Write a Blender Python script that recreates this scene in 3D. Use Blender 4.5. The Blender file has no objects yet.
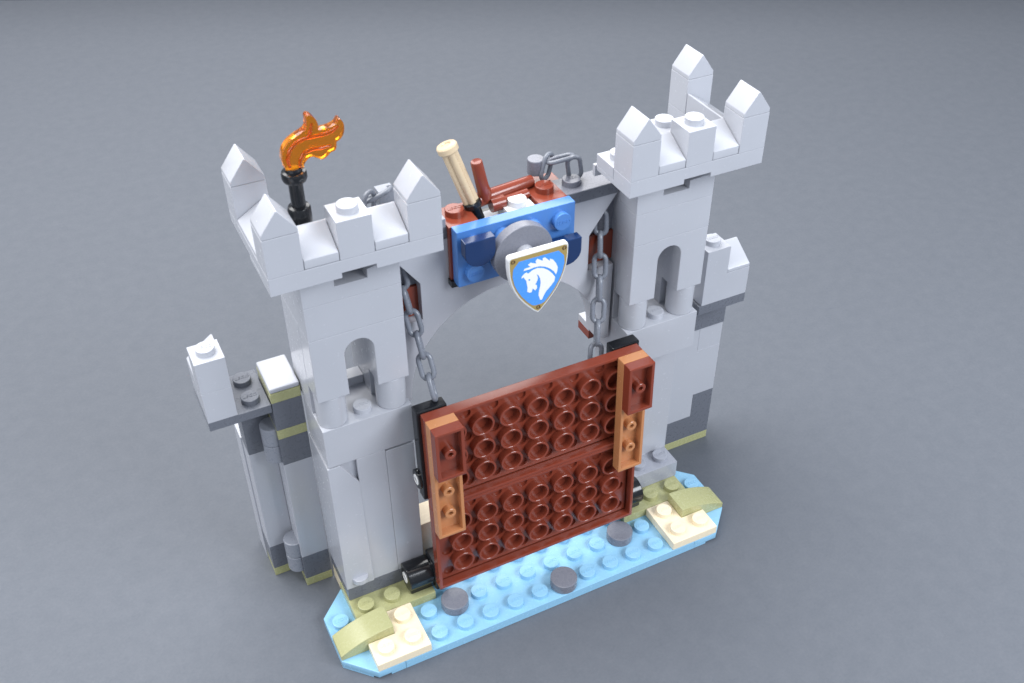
import bpy, bmesh, math, random
from mathutils import Vector, Matrix, Euler
random.seed(4)
PI = math.pi
scn = bpy.context.scene
COL = scn.collection
# one unit = one stud pitch (8 mm); a plate is 0.4 high, a brick 1.2

# ------------------------------------------------------------------ materials
def plastic(name, rgb, rough=.2, spec=.5, trans=0., ior=1.52, wear=.5):
    m = bpy.data.materials.new(name); m.use_nodes = True
    nt = m.node_tree; b = nt.nodes['Principled BSDF']
    N, L = nt.nodes.new, nt.links.new
    tc = N('ShaderNodeTexCoord')
    geo = N('ShaderNodeNewGeometry')
    # slow colour drift of moulded plastic and a little dust
    n1 = N('ShaderNodeTexNoise'); n1.inputs['Scale'].default_value = .55; n1.inputs['Detail'].default_value = 4
    L(geo.outputs['Position'], n1.inputs['Vector'])
    mp = N('ShaderNodeMapRange'); mp.inputs['From Min'].default_value = .3; mp.inputs['From Max'].default_value = .7
    mp.inputs['To Min'].default_value = .975; mp.inputs['To Max'].default_value = 1.02
    L(n1.outputs['Fac'], mp.inputs['Value'])
    mx = N('ShaderNodeMix'); mx.data_type = 'RGBA'; mx.blend_type = 'MULTIPLY'; mx.inputs['Factor'].default_value = 1
    mx.inputs['A'].default_value = (*rgb, 1); L(mp.outputs['Result'], mx.inputs['B'])
    L(mx.outputs['Result'], b.inputs['Base Color'])
    n2 = N('ShaderNodeTexNoise'); n2.inputs['Scale'].default_value = 6; n2.inputs['Detail'].default_value = 6; n2.inputs['Roughness'].default_value = .7
    L(geo.outputs['Position'], n2.inputs['Vector'])
    mr = N('ShaderNodeMapRange'); mr.inputs['From Min'].default_value = .35; mr.inputs['From Max'].default_value = .7
    mr.inputs['To Min'].default_value = rough * .9; mr.inputs['To Max'].default_value = rough * 1.2
    L(n2.outputs['Fac'], mr.inputs['Value']); L(mr.outputs['Result'], b.inputs['Roughness'])
    # faint moulding waviness + fine scuffs
    n3 = N('ShaderNodeTexNoise'); n3.inputs['Scale'].default_value = 1.3; n3.inputs['Detail'].default_value = 1
    n4 = N('ShaderNodeTexNoise'); n4.inputs['Scale'].default_value = 40; n4.inputs['Detail'].default_value = 3
    L(geo.outputs['Position'], n3.inputs['Vector']); L(geo.outputs['Position'], n4.inputs['Vector'])
    bp = N('ShaderNodeBump'); bp.inputs['Strength'].default_value = .03 * wear; bp.inputs['Distance'].default_value = .25
    bq = N('ShaderNodeBump'); bq.inputs['Strength'].default_value = .004 * wear; bq.inputs['Distance'].default_value = .02
    L(n3.outputs['Fac'], bp.inputs['Height']); L(n4.outputs['Fac'], bq.inputs['Height'])
    L(bp.outputs['Normal'], bq.inputs['Normal']); L(bq.outputs['Normal'], b.inputs['Normal'])
    b.inputs['Specular IOR Level'].default_value = spec
    b.inputs['IOR'].default_value = ior
    b.inputs['Transmission Weight'].default_value = trans
    return m

GREY = plastic('light_stone_grey', (.435, .448, .49), .24)
DARK = plastic('dark_stone_grey', (.135, .145, .172), .28, .4)
MID = plastic('mid_grey', (.185, .192, .228), .27, .42)
PALE = plastic('mid_stone_grey', (.35, .365, .415), .25)
CYL = plastic('hinge_grey', (.235, .25, .29), .28)
WHITE = plastic('white_plastic', (.70, .70, .70), .2)
BROWN = plastic('reddish_brown', (.215, .043, .023), .19)
NOUGAT = plastic('warm_tan_orange', (.50, .215, .09), .24)
TAN = plastic('sand_tan', (.86, .74, .54), .25)
AZURE = plastic('water_blue', (.27, .525, .73), .25)
BLUE = plastic('royal_blue', (.075, .21, .53), .2)
NAVY = plastic('dark_blue', (.008, .03, .105), .14)
CREAM = plastic('darker_tan', (.60, .475, .315), .25)  # a darker tan than the sand plates, for the fluted rod
OLIVE = plastic('olive_green', (.40, .40, .20), .26)
BLACK = plastic('black_plastic', (.008, .009, .011), .16)
METAL = plastic('chain_grey', (.18, .195, .23), .26)
FLAME = plastic('clear_orange', (1.0, .34, .013), .05, trans=.92, ior=1.45, wear=.3)
GOLD = plastic('printed_gold', (.36, .26, .085), .3, wear=.1)
PRINTB = plastic('printed_blue', (.075, .30, .82), .25, wear=.1)
PRINTW = plastic('printed_white', (.84, .84, .84), .25, wear=.1)
RIVET = plastic('printed_brown', (.09, .045, .02), .3, wear=.1)

# ------------------------------------------------------------------ mesh builder
def letter_mesh():
    cu = bpy.data.curves.new('lettering', 'FONT'); cu.body = 'LEGO'
    cu.size = .19; cu.extrude = .012; cu.align_x = 'CENTER'; cu.align_y = 'CENTER'; cu.shear = .25; cu.offset = .003
    cu.resolution_u = 2
    o = bpy.data.objects.new('lettering', cu); COL.objects.link(o)
    dg = bpy.context.evaluated_depsgraph_get()
    me = bpy.data.meshes.new_from_object(o.evaluated_get(dg))
    bpy.data.objects.remove(o); bpy.data.curves.remove(cu)
    return me
LETTERS = letter_mesh()
GAP = .003

class MB:
    def __init__(s): s.bm = bmesh.new()
    def add(s, t, mat=None):
        if mat is not None: bmesh.ops.transform(t, matrix=mat, verts=t.verts)
        bmesh.ops.recalc_face_normals(t, faces=t.faces)
        me = bpy.data.meshes.new('tmp'); t.to_mesh(me); t.free()
        s.bm.from_mesh(me); bpy.data.meshes.remove(me)
        return s
    def bevel(s, t, w, seg=2, ang=20):
        ed = [e for e in t.edges if len(e.link_faces) == 2 and e.calc_face_angle(0) > math.radians(ang)]
        if w > 0: bmesh.ops.bevel(t, geom=ed, offset=w, segments=seg, affect='EDGES', profile=.5, clamp_overlap=True)
    def box(s, x0, x1, y0, y1, z0, z1, bv=.013, gap=GAP, mat=None):
        x0, x1 = sorted((x0, x1)); t = bmesh.new(); bmesh.ops.create_cube(t, size=1)
        dx, dy, dz = x1-x0-2*gap, y1-y0-2*gap, z1-z0-2*gap
        for v in t.verts: v.co = Vector(((x0+x1)/2+v.co.x*dx, (y0+y1)/2+v.co.y*dy, (z0+z1)/2+v.co.z*dz))
        s.bevel(t, bv); return s.add(t, mat)
    def prism(s, poly, plane, a, b, bv=.028, mat=None, seg=2, ang=20):
        # poly in plane 'XZ' (extruded along Y), 'YZ' (along X) or 'XY' (along Z)
        f = {'XZ': lambda u, v, w: (u, w, v), 'YZ': lambda u, v, w: (w, u, v), 'XY': lambda u, v, w: (u, v, w)}[plane]
        t = bmesh.new(); n = len(poly)
        A = [t.verts.new(f(u, v, a)) for u, v in poly]; B = [t.verts.new(f(u, v, b)) for u, v in poly]
        t.faces.new(A); t.faces.new(B[::-1])
        for i in range(n): t.faces.new((A[i], B[i], B[(i+1) % n], A[(i+1) % n]))
        bmesh.ops.recalc_face_normals(t, faces=t.faces)
        s.bevel(t, bv, seg, ang); return s.add(t, mat)
    def lathe(s, prof, c=(0, 0, 0), axis=(0, 0, 1), n=32):
        # prof: (radius, height) from bottom to top
        t = bmesh.new(); rings = []
        for r, h in prof:
            if r < 1e-6: rings.append([t.verts.new((0, 0, h))])
            else: rings.append([t.verts.new((r*math.cos(2*PI*i/n), r*math.sin(2*PI*i/n), h)) for i in range(n)])
        for p, q in zip(rings, rings[1:]):
            for i in range(n):
                j = (i+1) % n
                vs = [p[i % len(p)], p[j % len(p)], q[j % len(q)], q[i % len(q)]]
                u = []
                for v in vs:
                    if v not in u: u.append(v)
                if len(u) > 2: t.faces.new(u)
        m = Matrix.Translation(c) @ Vector((0, 0, 1)).rotation_difference(Vector(axis)).to_matrix().to_4x4()
        return s.add(t, m)
    def cyl(s, c, r, h, axis=(0, 0, 1), bv=.025, n=32):
        return s.lathe([(0, 0), (r-bv, 0), (r-bv*.3, bv*.3), (r, bv), (r, h-bv), (r-bv*.3, h-bv*.3), (r-bv, h), (0, h)], c, axis, n)
    def stud(s, x, y, z, out=(0, 0, 1), up=(0, 1, 0), h=.205):
        o = Vector(out); s.lathe([(.3, -.01), (.3, h-.02), (.293, h-.006), (.28, h), (0, h)], (x, y, z), out, 28)
        u = Vector(up); r = u.cross(o)
        t = bmesh.new(); t.from_mesh(LETTERS)
        m = Matrix((( r.x, u.x, o.x, x+o.x*h), (r.y, u.y, o.y, y+o.y*h), (r.z, u.z, o.z, z+o.z*h), (0, 0, 0, 1)))
        bmesh.ops.transform(t, matrix=m, verts=t.verts)
        me = bpy.data.meshes.new('tmp'); t.to_mesh(me); t.free(); s.bm.from_mesh(me); bpy.data.meshes.remove(me)
        return s
    def tube(s, pts, r, n=12, closed=False, radii=None):
        P = [Vector(p) for p in pts]; t = bmesh.new(); rings = []; prev = None
        N = len(P)
        for i, p in enumerate(P):
            if closed: d = P[(i+1) % N] - P[i-1]
            else: d = P[min(i+1, N-1)] - P[max(i-1, 0)]
            d.normalize()
            if prev is None:
                a = Vector((0, 0, 1)) if abs(d.z) < .9 else Vector((1, 0, 0)); u = d.cross(a).normalized()
            else: u = (prev - d*prev.dot(d)).normalized()
            prev = u; w = d.cross(u); rr = radii[i] if radii else r
            rings.append([t.verts.new(p + u*rr*math.cos(2*PI*k/n) + w*rr*math.sin(2*PI*k/n)) for k in range(n)])
        for i in range(N if closed else N-1):
            a, b = rings[i], rings[(i+1) % N]
            off = 0
            if closed and i == N-1:
                off = min(range(n), key=lambda k: (a[0].co-b[k].co).length)
            for k in range(n): t.faces.new((a[k], a[(k+1) % n], b[(k+1+off) % n], b[(k+off) % n]))
        if not closed: t.faces.new(rings[0][::-1]); t.faces.new(rings[-1])
        return s.add(t)

def link(o, parent):
    COL.objects.link(o)
    if parent is not None: o.parent = parent
def world_loc(o):
    v = Vector((0, 0, 0))
    while o is not None: v += o.location; o = o.parent
    return v
def part(name, mb, mat, parent=None, sharp=18, loc=(0, 0, 0)):
    off = world_loc(parent) if parent is not None else Vector(loc)
    bmesh.ops.translate(mb.bm, vec=-off, verts=mb.bm.verts)
    me = bpy.data.meshes.new(name); mb.bm.to_mesh(me); mb.bm.free()
    me.shade_smooth(); me.set_sharp_from_angle(angle=math.radians(sharp))
    me.materials.append(mat)
    o = bpy.data.objects.new(name, me)
    if parent is None: o.location = off
    link(o, parent); return o
def thing(name, label, cat, loc, group=None):
    o = bpy.data.objects.new(name, None); o.location = loc; o.empty_display_size = .3; COL.objects.link(o)
    return tag(o, label, cat, group)
def tag(o, label, cat, group=None):
    o['label'] = label; o['category'] = cat; o['kind'] = 'thing'
    if group: o['group'] = group
    return o

# ------------------------------------------------------------------ setting
def sheet(name, x0, x1, y0, y1, z, mat):
    t = MB(); bm = t.bm
    bm.faces.new([bm.verts.new(c) for c in ((x0, y0, z), (x1, y0, z), (x1, y1, z), (x0, y1, z))])
    return part(name, t, mat)
def paper():
    m = bpy.data.materials.new('grey_backdrop_paper'); m.use_nodes = True
    nt = m.node_tree; b = nt.nodes['Principled BSDF']; N, L = nt.nodes.new, nt.links.new
    g = N('ShaderNodeNewGeometry')
    ramp = N('ShaderNodeValToRGB'); ramp.color_ramp.elements[0].position = .3; ramp.color_ramp.elements[1].position = .7
    ramp.color_ramp.elements[0].color = (.093, .104, .124, 1); ramp.color_ramp.elements[1].color = (.122, .132, .153, 1)
    a = N('ShaderNodeTexNoise'); a.inputs['Scale'].default_value = 1.5; a.inputs['Detail'].default_value = 6; a.inputs['Roughness'].default_value = .68
    c = N('ShaderNodeTexNoise'); c.inputs['Scale'].default_value = 9; c.inputs['Detail'].default_value = 5; c.inputs['Roughness'].default_value = .75
    for n in (a, c): L(g.outputs['Position'], n.inputs['Vector'])
    mx = N('ShaderNodeMix'); mx.inputs['Factor'].default_value = .55
    L(a.outputs['Fac'], mx.inputs['A']); L(c.outputs['Fac'], mx.inputs['B'])
    L(mx.outputs['Result'], ramp.inputs['Fac']); L(ramp.outputs['Color'], b.inputs['Base Color'])
    b.inputs['Roughness'].default_value = .72; b.inputs['Specular IOR Level'].default_value = .35
    bp = N('ShaderNodeBump'); bp.inputs['Strength'].default_value = .3; bp.inputs['Distance'].default_value = .05
    L(mx.outputs['Result'], bp.inputs['Height']); L(bp.outputs['Normal'], b.inputs['Normal'])
    return m
ground = MB(); bm = ground.bm
# the far edge of the backdrop sheet runs slightly oblique to the camera
e0, e1 = Vector((-12.2, 73.0)), Vector((62.4, 37.5)); d = (e1-e0).normalized()
q = [e0-d*80, e1+d*80]; nrm = Vector((d.y, -d.x))
q += [q[1]+nrm*150, q[0]+nrm*150]
bm.faces.new([bm.verts.new((v.x, v.y, 0)) for v in q][::-1])
g = part('ground', ground, paper()); g['kind'] = 'structure'
wl = MB(); bm = wl.bm
w0, w1 = q[0]-nrm*3, q[1]-nrm*3
bm.faces.new([bm.verts.new(c) for c in ((w0.x, w0.y, -20), (w1.x, w1.y, -20), (w1.x, w1.y, 12), (w0.x, w0.y, 12))])
wl = part('wall', wl, plastic('dark_backdrop_cloth', (.03, .03, .035), .8, .1)); wl['kind'] = 'structure'

# ------------------------------------------------------------------ water base
base = thing('water_base', 'long light blue studded base plate with sandy corners in front of the gate', 'base plate', (0, 2, 0))
m = MB(); m.box(-6, 6, 0, 4, 0, .4)
stones = [(-3.5, 1.42), (.5, .5), (3.5, 1.5)]
for i in range(12):
    for j in (0, 1, 2):
        x, y = i-5.5, j+.5
        if abs(x) > 5 or any(abs(x-a)+abs(y-b) < .4 for a, b in stones): continue
        m.stud(x, y, .4)
part('water_plate', m, AZURE, base)
for s in (-1, 1):
    w = MB(); w.prism([(s*6.006, .006), (s*7, .006), (s*7.994, 1), (s*7.994, 3), (s*7, 3.994), (s*6.006, 3.994)], 'XY', .09, .394, .02)
    w.prism([(s*6.006, .008), (s*6.55, .008), (s*6.55, 3.99), (s*6.006, 3.99)], 'XY', .006, .13, .01)
    w.prism([(s*7.15, .16), (s*7.99, 1.0), (s*7.99, 3), (s*7.15, 3.84)], 'XY', .006, .13, .01)
    w.stud(s*7.5, 2.5, .4); w.stud(s*6.5, .5, .4)
    part('wedge_plate', w, AZURE, base)
    t = MB()
    t.prism([(s*5.006, .006), (s*6.994, .006), (s*6.994, .994), (s*6, .994), (s*6, 1.994), (s*5.006, 1.994)], 'XY', .406, .794, .028)
    for x, y in ((5.5, .5), (6.5, .5), (5.5, 1.5)): t.stud(s*x, y, .8)
    part('sand_plate', t, TAN, base)
    t = MB(); t.box(s*4, s*7, 2, 4, .4, .8)
    for x in (5.5, 6.5): t.stud(s*x, 2.5, .8)
    part('moss_plate', t, OLIVE, base)
    prof = [(s*6.006, .406), (s*6.006, 1.19)]
    for k in range(1, 11):
        a = k/10; prof.append((s*(6.006+1.985*a), 1.19-.56*a*a-.0*a))
    prof.append((s*7.99, .406))
    t = MB(); t.prism(prof, 'XZ', 1.006, 1.994, .02, ang=30); part('moss_slope', t, OLIVE, base, sharp=18)
for x, y in stones:
    t = MB(); t.cyl((x, y, .41), .5, .39, bv=.03, n=48); part('round_stone', t, MID, base)

# ------------------------------------------------------------------ towers
def gable(mb, x0, x1, y0, y1, z):
    xm = (x0+x1)/2; x0, x1 = sorted((x0, x1)); x0 += .01; x1 -= .01
    mb.prism([(x0, z+.008), (x1, z+.008), (x1, z+.14), (xm+.02, z+.76), (xm-.02, z+.76), (x0, z+.14)], 'XZ', y0+.01, y1-.01, .014)

def tower(s, name, label):
    T = thing(name, label, 'castle tower', (s*5.5, 4, 0), 'twin grey gate towers')
    X = lambda v: v+.13-.022*(v-3) if s > 0 else -v+.045
    # foot
    m = MB(); m.box(X(4), X(7), 3, 5, .806, 1.5) if s < 0 else m.box(X(4), X(7), 3, 5, .806, 1.6)
    if s > 0: m.stud(6.5, 3.5, 1.6); m.stud(5.5, 3.5, 1.6)
    part('footing_plate', m, DARK if s < 0 else PALE, T)
    m = MB(); m.box(X(4.02), X(6.98), 4.02, 5, 0, .8); part('footing_brick', m, TAN, T)
    if s < 0:
        zb = 1.5
        m = MB(); m.box(-6, -5, 3, 5, zb, 7.6); part('wall_panel', m, GREY, T)
        m = MB(); m.box(-5, -4, 3, 5, zb, 7.52); part('wall_panel', m, GREY, T)
        # panel with a chamfered upper corner, leaning out at its foot
        m = MB(); m.prism([(-6.99, zb+.01), (-5.96, zb+.01), (-5.99, 6.55), (-6.56, 7.55), (-6.99, 7.55)], 'XZ', 3.0, 5, .018)
        for v in m.bm.verts:
            if v.co.y < 3.5: v.co.y -= .06*max(0, (6.3-v.co.z)/4.8)
        part('sloped_panel', m, GREY, T)
        m = MB(); m.box(-6.7, -6.0, 3.16, 5, 5.9, 7.6); part('notch_block', m, GREY, T)
        m = MB(); m.stud(-6.45, 3.02, 1.78, h=.2); part('half_stud', m, GREY, T)
    else:
        m = MB(); m.box(4.1, 6.06, 3.9, 5, 1.6, 7.6); part('wall_panel', m, GREY, T)
        m = MB(); m.box(6.06, 7.04, 3.93, 5, 1.6, 7.6); part('wall_panel', m, GREY, T)
    m = MB(); m.box(X(4), X(7), 3, 5, 7.6, 9.2); m.stud(X(5.5), 3.5, 9.2); part('ledge_block', m, GREY, T)
    # round columns and arch window
    for c in (4.5, 6.5):
        m = MB(); m.cyl((X(c), 3.5, 9.2), .49, 1.2, bv=.03, n=48); part('round_column', m, GREY, T)
    pts = [(X(7)-s*.006, 10.406), (X(7)-s*.006, 12.794), (X(4)+s*.006, 12.794), (X(4)+s*.006, 10.406), (X(5.03), 10.406)]
    for k in range(0, 13):
        a = PI*k/12; pts.append((X(5.5-.47*math.cos(a)), 11.95+.47*math.sin(a)))
    pts.append((X(5.97), 10.406))
    m = MB(); m.prism(pts, 'XZ', 3.006, 3.994, .02, ang=40); part('arch_window', m, GREY, T)
    for a, b in ((6, 7), (4, 5)):
        m = MB(); m.box(X(a), X(b), 4, 5.8, 9.2, 12.8); part('window_jamb', m, GREY, T)
    m = MB(); m.box(X(5), X(6), 4.7, 5.2, 9.2, 9.55); part('inner_step', m, GREY, T)
    m = MB(); m.box(X(4), X(7), 3, 5.8, 12.8, 14.0); part('wall_block', m, GREY, T)
    m = MB(); m.prism([(X(6.997), 14.003), (X(4.003), 14.003), (X(4.003), 14.8), (X(5), 14.8), (X(5), 14.5), (X(6), 14.5), (X(6), 14.8), (X(6.997), 14.8)], 'XZ', 3.003, 3.997, .012); m.box(X(4), X(7), 4, 4.95, 14.0, 14.8); part('wall_block', m, GREY, T)
    m = MB(); m.box(X(4), X(7), 4, 4.2, 14.8, 15.6); part('wall_block', m, GREY, T)
    # overhanging battlement
    for a, b, c, d in ((6, 8, 6, 7), (3, 5, 4, 5)):
        m = MB(); m.box(X(a), X(b), 2.97, 4, 15.44, 15.6, bv=.008)
        a2, b2 = sorted((X(c), X(d)))
        m.prism([(2.15, 15.44), (2.99, 14.803), (3.99, 14.803), (3.99, 15.44)], 'YZ', a2+.003, b2-.003, .01); part('corbel', m, GREY, T)
    m = MB(); m.prism([(X(8), 15.44), (X(6), 15.44), (X(6), 15.6), (X(5), 15.6), (X(5), 15.44), (X(3), 15.44), (X(3), 15.997), (X(8), 15.997)], 'XZ', 2.003, 2.98, .014)
    m.box(X(4), X(7), 3.0, 4.25, 15.6, 16.0, bv=.02); m.box(X(7), X(8), 3, 6, 15.6, 16.0, bv=.02)
    part('battlement_floor', m, GREY, T)
    m = MB(); m.box(X(2.95), X(3.9), 4.0, 4.15, 15.2, 15.6); m.box(X(3), X(4), 3, 4.02, 15.6, 16.0); m.stud(X(3.5), 3.5, 16.0); part('step_plate', m, GREY, T)
    if s > 0:
        m = MB(); m.box(5, 6, 3.1, 4.4, 16, 16.5); m.stud(5.5, 3.95, 16.5); part('floor_plate', m, GREY, T)
    # merlons with gable caps
    for a, b, c, d in ((7, 8, 2, 3), (3, 4, 2, 3), (7, 8, 5, 6)):
        m = MB(); m.box(X(a), X(b), c, d, 16.0, 17.2); mo = part('merlon', m, GREY, T)
        m = MB(); gable(m, X(a), X(b), c, d, 17.2); part('gable_cap', m, GREY, mo)
    m = MB(); m.box(X(5), X(6), 2, 3, 16.0, 17.2); m.stud(X(5.5), 2.5, 17.2); part('studded_merlon', m, GREY, T)
    # low sloping sills between the merlons
    for a, b in ((6, 7), (4, 5)):
        a2, b2 = sorted((X(a), X(b)))
        m = MB(); m.prism([(2.008, 16.006), (2.008, 16.29), (2.93, 16.8), (2.99, 16.8), (2.99, 16.006)], 'YZ', a2+.01, b2-.01, .03)
        part('sloped_sill', m, GREY, T)
    for c, d in ((3, 5),):
        m = MB(); m.prism([(X(7.99), 16.006), (X(7.99), 16.18), (X(7.06), 16.75), (X(7.01), 16.75), (X(7.01), 16.006)], 'XZ', c+.01, d-.01, .025)
        part('sloped_sill', m, GREY, T)
    return T
tower(-1, 'castle_tower', 'light grey castle tower on the left with a torch behind its merlons')
tower(1, 'castle_tower', 'light grey castle tower on the right without a torch on top')

# ------------------------------------------------------------------ outer walls
W = thing('castle_wall', 'pair of grey wall columns with olive bands and a corner turret beside the torch tower', 'castle wall', (-8.4, 6, 0), 'outer walls beside the towers')
def col(parent, x0, x1, y0, y1, bands):
    for z0, z1, mt, nm in bands:
        m = MB(); m.box(x0, x1, y0, y1, z0, z1); part(nm, m, mt, parent)
col(W, -8, -7, 5, 6.6, [(0, .4, OLIVE, 'olive_band'), (.4, 1.6, DARK, 'dark_block'), (1.6, 6.4, GREY, 'wall_block'),
    (6.4, 7.6, DARK, 'dark_block'), (7.6, 8.0, OLIVE, 'olive_band'), (8.0, 9.2, DARK, 'dark_block'), (9.2, 9.6, OLIVE, 'olive_band')])
m = MB(); m.box(-8, -7, 5, 6.6, 9.6, 9.8, bv=.06); part('cap_tile', m, GREY, W)
col(W, -8.93, -8, 6, 7, [(0, .4, OLIVE, 'olive_band'), (.4, 1.6, DARK, 'dark_block'), (1.6, 6.4, GREY, 'wall_block'), (6.4, 8.8, DARK, 'dark_block')])
m = MB(); m.box(-8.97, -8.93+.2, 7, 8, 0, 6.4); part('wall_block', m, GREY, W)
m = MB(); m.box(-10.05, -8.02, 5, 7, 8.86, 9.2)
for y in (5.5, 6.5): m.stud(-8.55, y, 9.2)
part('turret_floor', m, DARK, W)
m = MB(); m.box(-10.05, -9.1, 5, 6, 9.2, 10.4); part('turret_block', m, GREY, W)
m = MB(); m.box(-10.05, -9.1, 5, 6, 10.4, 11.6); m.stud(-9.57, 5.5, 11.6); part('turret_block', m, GREY, W)
m = MB(); m.box(-10.05, -9.1, 6, 7, 9.2, 10.3); part('turret_block', m, GREY, W)
m = MB(); m.prism([(-10.05, 10.306), (-10.05, 10.45), (-9.16, 11.1), (-9.1, 11.1), (-9.1, 10.306)], 'XZ', 6.01, 6.99, .025); part('sloped_cap', m, GREY, W)
for z in (6.45, .75):
    m = MB(); m.cyl((-8.08, 5.5, z), .38, .75, bv=.03); m.cyl((-8.08, 5.5, z+.77), .38, .75, bv=.03); part('hinge_cylinder', m, CYL, W)

W = thing('castle_wall', 'grey wall with a stepped dark foot and small turret beside the plain tower', 'castle wall', (9, 6, 0), 'outer walls beside the towers')
col(W, 7.05, 10, 5, 6, [(0, .4, OLIVE, 'olive_band')])
m = MB(); m.prism([(7.06, .403), (9.99, .403), (9.99, 2.797), (9.003, 2.797), (9.003, 1.597), (7.06, 1.597)], 'XZ', 5.003, 5.997, .012); part('dark_block', m, DARK, W)
m = MB(); m.prism([(7.06, 1.603), (8.997, 1.603), (8.997, 2.803), (9.99, 2.803), (9.99, 5.2), (8.9, 5.2), (8.9, 6.397), (8.0, 6.397), (8.0, 7.997), (7.06, 7.997)], 'XZ', 5.003, 5.997, .012); part('wall_block', m, GREY, W)
m = MB(); m.box(8.9, 9.99, 5, 6, 5.2, 6.4); part('wall_block', m, GREY, W)
m = MB(); m.box(8, 9.95, 4.9, 6, 6.4, 8.0); part('dark_block', m, DARK, W)
m = MB(); m.box(7.9, 10, 4, 6, 8.0, 8.4); part('turret_floor', m, DARK, W)
m = MB(); m.box(8, 10, 5, 6, 8.4, 9.6); part('turret_block', m, GREY, W)
m = MB(); m.prism([(8.003, 8.403), (9.997, 8.403), (9.997, 9.597), (9, 9.597), (9, 10.8), (8.003, 10.8)], 'XZ', 4.003, 4.997, .014); m.stud(8.5, 4.5, 10.8); part('turret_block', m, GREY, W)
m = MB(); m.prism([(4.01, 9.606), (4.01, 9.75), (4.93, 10.35), (4.99, 10.35), (4.99, 9.606)], 'YZ', 9.01, 9.99, .025); part('sloped_cap', m, GREY, W)

# ------------------------------------------------------------------ arch over the gate
A = thing('gate_arch', 'light grey arch with a dark grey and brown walkway spanning both towers', 'archway', (0, 4.5, 8.4))
pts = [(-3.99, 14.39), (-3.0, 13.0), (-3.0, 11.6), (-3.99, 11.6), (-3.99, 8.4), (-3.58, 8.4)]
for k in range(0, 41):
    x = -3.58*math.cos(PI*k/40); pts.append((x, 8.5+math.sqrt(max(0, 3.58**2-x*x))))
pts += [(3.58, 8.4), (3.99, 8.4), (3.99, 11.6), (3.0, 11.6), (3.0, 13.0), (3.99, 14.39)]
m = MB(); m.prism(pts, 'XZ', 4.006, 4.9, .012, ang=28); part('arch_block', m, GREY, A)
for s in (-1, 1):
    m = MB(); m.box(s*2.95, s*4.1, 4.3, 5, 11.62, 12.75); part('brown_block', m, BROWN, A)
    m = MB(); m.box(s*3.0, s*4.2, 4.4, 5.0, 12.75, 14.39); part('hole_back', m, MID, A)
m = MB(); m.box(3.72, 4, 4.9, 5.7, 7.75, 8.1); part('brown_plate', m, BROWN, A)
m = MB(); m.box(3.72, 4, 4.92, 5.7, 8.1, 8.4); part('grey_tile', m, GREY, A)
m = MB(); m.box(-3.99, -2.9, 3.3, 4.3, .8, 3.05); part('sand_brick', m, TAN, A)
for a, b in ((2, 4), (-4, -2)):
    m = MB(); m.box(a, b, 4, 5, 14.4, 14.8)
    if a > 0: m.stud(2.55, 4.55, 14.8, h=.2)
    part('walkway_plate', m, DARK if a < 0 else MID, A)
m = MB(); m.box(2, 4, 3.985, 4.3, 14.385, 14.79, bv=.01); part('plate_edge', m, DARK, A)
m = MB(); m.box(-3, -2.05, 4, 5, 14.8, 15.1); part('grey_tile', m, CYL, A)
for s in (-1, 1):
    m = MB(); m.box(s*1.03, s*2.04, 3.82, 5, 14.6, 14.86); m.box(s*1.03, s*2.04, 3.82, 3.995, 12.95, 14.6, bv=.01)
    m.stud(s*1.55, 4.5, 14.86, h=.2); part('bracket', m, BROWN, A)
m = MB(); m.box(-1, 1, 4.1, 5.2, 14.0, 14.3); part('walkway_plate', m, BLACK, A)
m = MB(); m.box(-2.08, -1.85, 3.7, 3.99, 12.72, 12.95, bv=.01); part('bracket_foot', m, BLACK, A)
m = MB(); m.box(.02, .98, 3.85, 4.75, 14.3, 14.75); m.stud(.5, 4.32, 14.75); part('white_plate', m, WHITE, A)
m = MB(); m.box(1.5, 2.4, 5, 5.6, 14.35, 14.75); part('ledge_plate', m, BROWN, A)

# ------------------------------------------------------------------ crest panel and shield
P = thing('crest_panel', 'royal blue studded plate fixed upright on the arch behind the shield', 'panel', (0, 3.6, 13))
m = MB(); m.box(-1.97, 2.07, 3.4, 3.81, 12.9, 14.9)
for x in (-1.5, -.5, .5, 1.5):
    for z in (13.4, 14.4):
        if abs(x) < 1 and False: continue
        m.stud(x+.04, 3.4, z, out=(0, -1, 0), up=(0, 0, 1))
part('studded_plate', m, BLUE, P)
m = MB(); m.cyl((0, 3.4-.205, 13.9), 1.0, .36, axis=(0, -1, 0), bv=.03, n=64); part('round_disc', m, MID, P)
m = MB(); m.cyl((0, 2.84, 13.95), .3, .25, axis=(0, -1, 0), bv=.02); m.cyl((0, 2.6, 13.95), .17, .5, axis=(0, -1, 0), bv=.02); part('disc_stud', m, GREY, P)
for x, z in ((-1.44, 14.4), (1.54, 13.5)):
    pts = [(x-.5, z+.42), (x+.5, z+.42), (x+.5, z-.05)]
    for k in range(1, 12): a = PI*k/12; pts.append((x+.5*math.cos(a), z-.05-.46*math.sin(a)))
    pts.append((x-.5, z-.05))
    m = MB(); m.prism(pts, 'XZ', 2.85, 3.19, .025, ang=35); part('rounded_tile', m, NAVY, P)

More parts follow.
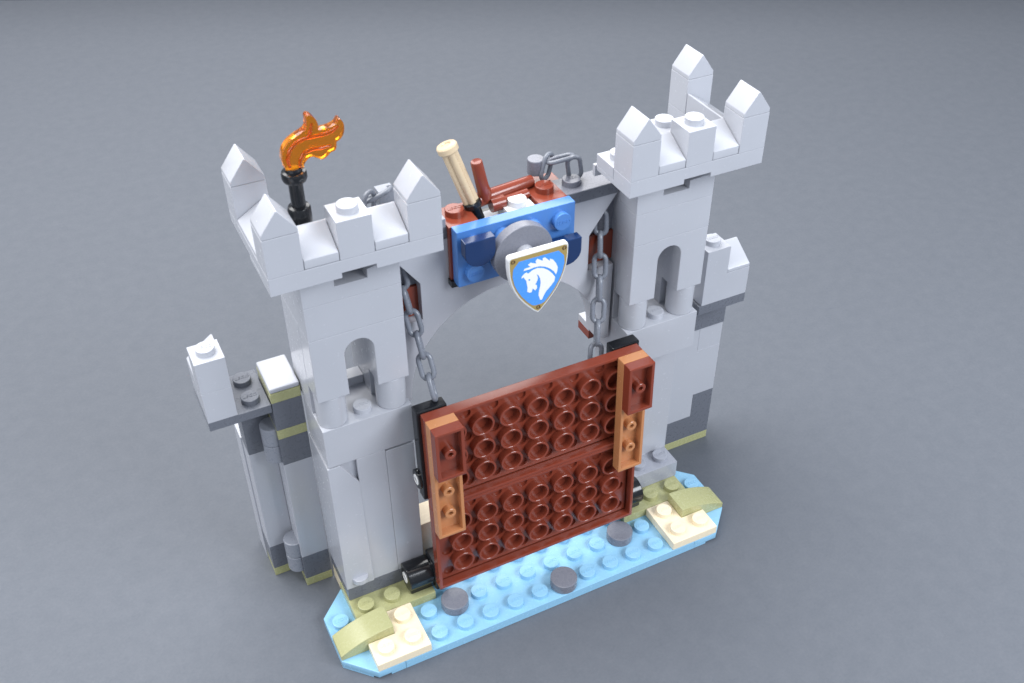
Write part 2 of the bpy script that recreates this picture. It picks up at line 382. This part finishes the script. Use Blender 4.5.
S = thing('shield', 'white edged heraldic shield with a white horse head on blue, hung before the blue plate', 'shield', (0, 1.95, 12.3))
def spart(name, mb, mat, parent, **k):
    bmesh.ops.translate(mb.bm, vec=(.04, 0, -.06), verts=mb.bm.verts)
    return part(name, mb, mat, parent, **k)
half = [(0, 12.30), (.16, 12.43), (.33, 12.62), (.50, 12.82), (.67, 13.06), (.81, 13.33), (.91, 13.6), (.975, 13.9), (1.005, 14.2), (1.01, 14.52), (.99, 14.59), (.93, 14.62)]
out = half + [(-x, z) for x, z in half[:0:-1]]
m = MB(); m.prism(out, 'XZ', 1.95, 2.17, .045, ang=25, seg=3); spart('shield_body', m, WHITE, S, sharp=12)
def inset(k):
    c = 13.72
    h = [(max(0, x-k*.85*(1 if x > .01 else 0)), z+(k*1.35 if x < .01 else (k*.55 if z < 13.9 else (-k if z > 14.4 else 0)))) for x, z in half]
    return h + [(-x, z) for x, z in h[:0:-1] if x > 0]
m = MB(); m.prism(inset(.055), 'XZ', 1.944, 1.96, 0); spart('gold_border', m, GOLD, S)
BL = [(-0.856, 14.186), (-0.663, 14.415), (0.663, 14.415), (0.856, 14.186), (0.877, 13.916), (0.813, 13.604), (0.706, 13.344), (0.556, 13.084), (0.385, 12.855), (0.214, 12.668), (0.107, 12.626), (-0.107, 12.626), (-0.214, 12.668), (-0.385, 12.855), (-0.556, 13.084), (-0.706, 13.344), (-0.813, 13.604), (-0.877, 13.916)]
m = MB(); m.prism(BL, 'XZ', 1.938, 1.95, 0); spart('blue_field', m, PRINTB, S)
HORSE = [(-0.364, 13.897), (-0.22, 13.975), (-0.05, 14.011), (0.16, 13.937), (0.335, 13.8), (0.474, 13.632), (0.562, 13.487), (0.538, 13.339), (0.424, 13.206), (0.271, 13.065), (0.176, 12.904), (0.119, 12.772), (0.061, 12.783), (-0.0, 12.984), (0.017, 13.148), (0.054, 13.305), (0.068, 13.448), (0.043, 13.602), (-0.009, 13.722), (-0.074, 13.797), (-0.027, 13.645), (-0.056, 13.529), (-0.12, 13.425), (-0.062, 13.385), (-0.054, 13.277), (-0.118, 13.201), (-0.177, 13.275), (-0.208, 13.297), (-0.234, 13.179), (-0.31, 13.179), (-0.391, 13.239), (-0.377, 13.382), (-0.408, 13.559), (-0.427, 13.669), (-0.484, 13.75), (-0.515, 13.821), (-0.579, 13.78), (-0.579, 13.85), (-0.485, 13.935), (-0.409, 13.96)]
MANE = [(-0.522, 14.049), (-0.466, 14.113), (-0.278, 14.115), (-0.373, 14.218), (-0.279, 14.27), (-0.09, 14.179), (-0.117, 14.277), (-0.054, 14.342), (0.126, 14.214), (0.124, 14.308), (0.212, 14.309), (0.367, 14.139), (0.377, 14.218), (0.482, 14.145), (0.581, 13.991), (0.643, 13.828), (0.628, 13.666), (0.591, 13.574), (0.511, 13.712), (0.392, 13.844), (0.236, 13.963), (0.044, 14.047), (-0.145, 14.066), (-0.315, 14.045)]
m = MB(); m.prism(HORSE, 'XZ', 1.932, 1.945, 0); m.prism(MANE, 'XZ', 1.932, 1.945, 0); hp = spart('horse_emblem', m, PRINTW, S)
m = MB(); m.cyl((-.321, 1.934, 13.66), .03, .006, axis=(0, -1, 0), bv=.001, n=12); spart('horse_eye', m, PRINTB, hp)
for x, z in ((-.86, 14.46), (.86, 14.46), (0, 12.53)):
    m = MB(); m.tube([(x+.055*math.cos(a*PI/8), 1.936, z+.055*math.sin(a*PI/8)) for a in range(16)], .016, 6, closed=True); spart('rivet', m, RIVET, S)

# ------------------------------------------------------------------ drawbridge
YD, ZD = 1.5, 1.45; TILT = math.atan2(.30, 8.0)
D = thing('drawbridge', 'reddish brown drawbridge door raised upright with its studded underside facing out', 'drawbridge', (0, YD, ZD))
# local frame: x across, y backwards (0 = rim plane), z up; then tilted back about x
DT = Matrix.Translation((0, YD, ZD)) @ Matrix.Rotation(-TILT, 4, 'X')
def underside(x0, x1, z0, z1, y0, tube_r=.407, wall=.17, depth=.31, post=None, holes=True):
    m = MB(); t = bmesh.new(); bmesh.ops.create_cube(t, size=1)
    g2 = .008
    for v in t.verts: v.co = Vector(((x0+x1)/2+v.co.x*(x1-x0-2*g2), y0+.2+v.co.y*.4, (z0+z1)/2+v.co.z*(z1-z0-2*g2)))
    t.normal_update()
    f = [f for f in t.faces if f.normal.y < -.9][0]
    bmesh.ops.inset_region(t, faces=[f], thickness=wall, depth=0)
    r = bmesh.ops.extrude_face_region(t, geom=[f])
    vs = [v for v in r['geom'] if isinstance(v, bmesh.types.BMVert)]
    bmesh.ops.translate(t, vec=(0, depth, 0), verts=vs)
    if f.is_valid: t.faces.remove(f)
    nf = [q for q in r['geom'] if isinstance(q, bmesh.types.BMFace)]
    if holes:
        for q in nf: t.faces.remove(q)
    t.normal_update()
    s_ = [e for e in t.edges if len(e.link_faces) == 2 and e.calc_face_angle(0) > .5 and min(v.co.y for v in e.verts) < y0+.01 or len(e.link_faces) == 2 and e.calc_face_angle(0) > .5 and max(v.co.y for v in e.verts) > y0+.39]
    bmesh.ops.bevel(t, geom=s_, offset=.022, segments=2, affect='EDGES', profile=.5, clamp_overlap=True)
    m.add(t)
    nx, nz = int(round(x1-x0)), int(round(z1-z0))
    if holes:
        h = bmesh.new(); yf = y0+depth
        for i in range(nx):
            for k in range(nz):
                cx, cz = x0+i+.5, z0+k+.5
                xa, xb = max(x0+i, x0+wall), min(x0+i+1, x1-wall); za, zb = max(z0+k, z0+wall), min(z0+k+1, z1-wall)
                sq = [(xb, cz), (xb, zb), (cx, zb), (xa, zb), (xa, cz), (xa, za), (cx, za), (xb, za)]
                n = 16; sq2 = []
                for q in range(8):
                    sq2 += [sq[q], tuple((sq[q][w]+sq[(q+1) % 8][w])/2 for w in (0, 1))]
                O = [h.verts.new((p[0], yf, p[1])) for p in sq2]
                R1 = [h.verts.new((cx+.2*math.cos(2*PI*q/n), yf, cz+.2*math.sin(2*PI*q/n))) for q in range(n)]
                R2 = [h.verts.new((cx+.19*math.cos(2*PI*q/n), yf+.24, cz+.19*math.sin(2*PI*q/n))) for q in range(n)]
                for q in range(n):
                    w = (q+1) % n
                    h.faces.new((O[q], O[w], R1[w], R1[q])); h.faces.new((R1[q], R1[w], R2[w], R2[q]))
                h.faces.new(R2)
        me = bpy.data.meshes.new('tmp'); h.normal_update(); h.to_mesh(me); h.free(); m.bm.from_mesh(me); bpy.data.meshes.remove(me)
        for i in range(1, nx):
            for k in range(1, nz):
                ro, ri = tube_r, .33
                m.lathe([(ro, 0), (ro, depth-.012), (ro-.012, depth), (ri+.012, depth), (ri, depth-.012), (ri, -.1), (0, -.1)], (x0+i, y0+depth, z0+k), (0, -1, 0), 32)
    if post:
        for k in range(1, nz):
            m.lathe([(.2, 0), (.2, depth-.05), (.185, depth-.035), (.1, depth-.035), (.09, depth-.05), (.09, 0), (0, 0)], ((x0+x1)/2, y0+depth, z0+k), (0, -1, 0), 20)
    bmesh.ops.transform(m.bm, matrix=DT, verts=m.bm.verts)
    return m
for z in (0, 4):
    o = part('door_plate', underside(-4, 4, z, z+4, 0), BROWN, D)
for s in (-1, 1):
    a, b = sorted((s*3, s*4))
    o = part('corner_plate', underside(a, b, 3, 8, -.4, post=1, wall=.16, holes=False), NOUGAT, D)
    part('end_plate', underside(a, b, 6, 8, -.8, post=1, wall=.16, holes=False), BROWN, o)
    m = MB(); m.box(s*3.05, s*4.12, .41, .85, 4.2, 8.06, bv=.04, mat=None)
    m.cyl((s*4.2, .8, 4.9), .36, -s*.4 if False else .4, axis=(-s, 0, 0), bv=.03)
    bmesh.ops.transform(m.bm, matrix=DT, verts=m.bm.verts); br = part('chain_bracket', m, BLACK, D)
    m = MB(); m.lathe([(.2, -.1), (.2, .02), (.17, .03), (.1, .03), (.1, -.1)], (s*4.2, .8, 4.9), (s, 0, 0), 20)
    bmesh.ops.transform(m.bm, matrix=DT, verts=m.bm.verts); part('pin_end', m, PRINTW, br)
    m = MB()
    m.cyl((s*4.9, 2.62, 1.42), .54, .95, axis=(-s, 0, 0), bv=.04, n=40)
    m.box(s*3.6, s*4.85, 2.25, 3.0, .81, 1.25, bv=.03); m.box(s*3.5, s*3.98, 1.95, 2.9, .9, 2.2, bv=.05)
    hg = part('hinge', m, BLACK, D)
    m = MB(); m.lathe([(.22, -.1), (.22, .02), (.2, .03), (.12, .03), (.12, -.1)], (s*4.9, 2.62, 1.42), (s, 0, 0), 20); part('pin_end', m, PRINTW, hg)

# ------------------------------------------------------------------ chains
def chain_link(c, d, roll, L=1.0, Wd=.56, r=.088):
    d = Vector(d).normalized(); u = d.cross(Vector((0, 1, 0)))
    if u.length < .1: u = d.cross(Vector((1, 0, 0)))
    u.normalize(); w = d.cross(u); u = (u*math.cos(roll)+w*math.sin(roll)); c = Vector(c); R = Wd/2-r; h = L/2-Wd/2
    pts = []
    for k in range(9): a = -PI/2+PI*k/8; pts.append(c+d*(h+R*math.cos(a))+u*(R*math.sin(a)))
    for k in range(9): a = PI/2+PI*k/8; pts.append(c+d*(-h+R*math.cos(a))+u*(R*math.sin(a)))
    m = MB(); m.tube(pts, r, 10, closed=True); return m
def chain(label, P0, P1, sag, n, roll0, grp='drawbridge chains'):
    P0, P1 = Vector(P0), Vector(P1)
    T = thing('chain', label, 'chain', tuple(P0), grp)
    f = lambda t: P0.lerp(P1, t) + Vector(sag)*4*t*(1-t)
    for i in range(n):
        t = (i+.5)/n; c = f(t); d = f(min(1, t+.02))-f(max(0, t-.02))
        part('link', chain_link(c, d, roll0+(PI/2 if i % 2 else 0)+random.uniform(-.15, .15)), METAL, T, sharp=60)
    return T
chain('grey chain from the arch to the drawbridge at the torch tower', (-3.55, 4.55, 13.6), (-3.3, 2.6, 9.55), (0.05, .05, -.15), 6, .45)
chain('grey chain from the arch to the drawbridge at the plain tower', (3.5, 4.2, 13.7), (2.72, 2.75, 8.45), (.12, .1, -.0), 7, .5)
T = thing('chain', 'short loose end of grey chain heaped on the walkway stud by the plain tower', 'chain', (2.4, 5, 14.9), 'loose chain ends')
for c, d, rr in (((2.75, 4.72, 15.25), (.2, .1, -1), .3), ((2.35, 4.95, 15.55), (1, -.2, .15), 1.3), ((1.95, 5.1, 15.3), (.3, .1, 1), .4)):
    part('link', chain_link(c, d, rr, r=.075), METAL, T, sharp=60)
m = MB(); m.cyl((1.66, 5.3, 15.05), .28, .52, bv=.03); m.tube([(1.62, 5.15, 15.45), (2.0, 5.0, 15.58), (2.3, 4.95, 15.64)], .06, 10)
part('end_cylinder', m, MID, T)
T = thing('chain', 'small grey chain loop behind the inner merlon of the torch tower', 'chain', (-4.3, 4.2, 16), 'loose chain ends')
for c, d, rr in (((-4.35, 4.1, 16.15), (.1, 0, 1), .5), ((-4.0, 4.3, 16.3), (1, 0, .3), 1.2)):
    part('link', chain_link(c, d, rr, r=.075), METAL, T, sharp=60)
m = MB(); m.box(-4.0, -3.5, 4.15, 4.6, 15.9, 16.42); part('end_block', m, CYL, T)

# ------------------------------------------------------------------ torch
T = thing('torch', 'black torch with a clear orange flame standing on the tower floor', 'torch', (-6.5, 3.5, 16))
m = MB(); m.lathe([(0, 16.0), (.31, 16.0), (.32, 16.04), (.32, 17.0), (.29, 17.06), (.20, 17.08), (.195, 17.78), (.23, 17.83), (.31, 17.85), (.345, 17.93), (.345, 18.07), (.32, 18.13), (.24, 18.15), (.24, 18.24), (.22, 18.26), (0, 18.26)], (-6.5, 3.5, 0)); part('torch_handle', m, BLACK, T, sharp=35)
FL = [(-6.732, 18.341), (-6.775, 18.503), (-6.763, 18.657), (-6.706, 18.837), (-6.569, 19.013), (-6.379, 19.131), (-6.162, 19.227), (-6.044, 19.308), (-6.01, 19.452), (-6.004, 19.611), (-5.946, 19.663), (-5.855, 19.62), (-5.758, 19.502), (-5.716, 19.351), (-5.724, 19.2), (-5.519, 19.185), (-5.328, 19.217), (-5.216, 19.279), (-5.155, 19.358), (-5.094, 19.344), (-5.034, 19.226), (-5.04, 19.029), (-5.104, 18.877), (-5.199, 18.788), (-5.277, 18.751), (-5.297, 18.621), (-5.346, 18.52), (-5.477, 18.484), (-5.578, 18.396), (-5.705, 18.342), (-5.854, 18.414), (-5.981, 18.485), (-6.107, 18.443), (-6.209, 18.338), (-6.256, 18.22), (-6.3, 18.2), (-6.69, 18.22)]
def smooth(P, k=3):
    out = []; n = len(P)
    for i in range(n):
        a, b, c, d = (Vector(P[(i+q-1) % n]) for q in range(4))
        for j in range(k):
            t = j/k; out.append(tuple(.5*((2*b)+(c-a)*t+(2*a-5*b+4*c-d)*t*t+(3*b-a-3*c+d)*t**3)))
    return out
FL = smooth(FL)
m = MB(); m.prism(FL, 'XZ', 3.36, 3.64, .05, seg=3, ang=50)
fl = part('flame', m, FLAME, T, sharp=60)
RIB = [[(-6.603, 18.3), (-6.642, 18.566), (-6.558, 18.796), (-6.382, 18.967), (-6.143, 19.046), (-5.859, 19.05), (-5.58, 19.044), (-5.339, 19.097), (-5.171, 19.2)], [(-6.353, 18.273), (-6.299, 18.485), (-6.171, 18.666), (-5.932, 18.703), (-5.675, 18.679), (-5.437, 18.694)], [(-6.044, 19.035), (-5.949, 19.177), (-5.88, 19.432)]]
for r in RIB:
    m = MB(); m.tube([(x, 3.37, z) for x, z in r], .05, 10, radii=[.035]+[.055]*(len(r)-2)+[.03]); part('flame_rib', m, FLAME, fl, sharp=60)

# ------------------------------------------------------------------ walkway gear
b0, b1 = Vector((-.74, 4.5, 14.45)), Vector((-1.52, 5.0, 16.98)); ax = (b1-b0).normalized(); Ln = (b1-b0).length
T = thing('fluted_rod', 'tan fluted rod in a black socket leaning on the brown walkway', 'rod', tuple(b0))
m = MB(); m.lathe([(0, 0), (.2, 0), (.21, .42), (.27, .46), (.30, .5), (.30, .62), (.26, .66), (0, .66)], tuple(b0), tuple(ax)); part('socket', m, BLACK, T, sharp=35)
m = MB(); q = Vector((0, 0, 1)).rotation_difference(ax)
t = bmesh.new(); n = 64; rings = []
for h in (.62, Ln-.2):
    rings.append([t.verts.new(b0+q @ Vector(((.165+.095*abs(math.cos(2*2*PI*i/n)))*math.cos(2*PI*i/n), (.165+.095*abs(math.cos(2*2*PI*i/n)))*math.sin(2*PI*i/n), h))) for i in range(n)])
for i in range(n): t.faces.new((rings[0][i], rings[0][(i+1) % n], rings[1][(i+1) % n], rings[1][i]))
m.add(t); part('fluted_shaft', m, CREAM, T, sharp=22)
m = MB(); m.lathe([(.22, Ln-.28), (.3, Ln-.26), (.33, Ln-.22), (.33, Ln-.06), (.30, Ln-.02), (.16, Ln), (.14, Ln-.05), (0, Ln-.05)], tuple(b0), tuple(ax)); part('rod_cap', m, CREAM, T, sharp=35)
T = thing('crank_handle', 'reddish brown crank handle lying across the walkway beside the tan rod', 'handle', (-.35, 4.7, 14.6))
m = MB(); m.tube([(-.42, 4.7, 15.0), (-.44, 4.7, 15.25), (-.5, 4.7, 15.45), (-.70, 4.65, 16.35), (-.705, 4.65, 16.38)], .19, 20, radii=[.22, .22, .2, .185, .165]); part('handle', m, BROWN, T, sharp=50)
m = MB(); m.tube([(-.65, 4.75, 14.95), (-.3, 4.78, 14.97), (1.35, 5.0, 14.98)], .2, 20, radii=[.24, .23, .2]); part('axle', m, BROWN, T, sharp=50)
m = MB(); m.tube([(-.3, 4.55, 14.78), (.15, 4.55, 14.8), (.16, 4.55, 14.8), (1.0, 4.6, 14.83)], .2, 20, radii=[.24, .24, .17, .17]); part('short_bar', m, BROWN, T, sharp=50)

# ------------------------------------------------------------------ camera
cam = bpy.data.cameras.new('camera'); co = bpy.data.objects.new('camera', cam); COL.objects.link(co)
az, el, ro = 0.4568303594211171, 0.6782226974418355, -0.005769449615393058
fw = Vector((math.cos(el)*math.sin(az), math.cos(el)*math.cos(az), -math.sin(el)))
r = fw.cross(Vector((0, 0, 1))).normalized(); u = r.cross(fw)
r2 = r*math.cos(ro)+u*math.sin(ro); u2 = u*math.cos(ro)-r*math.sin(ro)
co.matrix_world = Matrix(((r2.x, u2.x, -fw.x, -12.181293), (r2.y, u2.y, -fw.y, -21.074064), (r2.z, u2.z, -fw.z, 32.091325), (0, 0, 0, 1)))
cam.sensor_width = 36; cam.lens = 36*1056.7411/1024; cam.clip_start = .1; cam.clip_end = 2000
scn.camera = co
cam.dof.use_dof = True; cam.dof.focus_distance = 43.5; cam.dof.aperture_fstop = .45

# ------------------------------------------------------------------ light: studio softboxes
w = bpy.data.worlds.new('World'); scn.world = w; w.use_nodes = True
bg = w.node_tree.nodes['Background']; bg.inputs['Color'].default_value = (.80, .88, 1.0, 1); bg.inputs['Strength'].default_value = .52
def soft(name, loc, target, sx, sy, power, col=(1, 1, 1)):
    l = bpy.data.lights.new(name, 'AREA'); l.shape = 'RECTANGLE'; l.size = sx; l.size_y = sy; l.energy = power; l.color = col
    o = bpy.data.objects.new(name, l); COL.objects.link(o); o.location = loc
    o.rotation_euler = (Vector(target)-Vector(loc)).to_track_quat('-Z', 'Y').to_euler()
    return o
soft('softbox_top', (-22, 34, 84), (0, 16, 2), 90, 84, 150000, (1, .985, .97))
soft('softbox_rear', (40, 92, 72), (12, 30, 0), 60, 36, 30000, (1, .985, .97))
soft('softbox_left', (-70, -20, 40), (0, 4, 6), 40, 36, 22000, (.95, .97, 1))
soft('softbox_front', (40, -54, 58), (4, 0, 6), 50, 36, 76000, (.90, .94, 1))
scn.view_settings.view_transform = 'Standard'; scn.view_settings.look = 'None'
scn.view_settings.exposure = .07; scn.view_settings.gamma = 1; scn.view_settings.use_curve_mapping = False
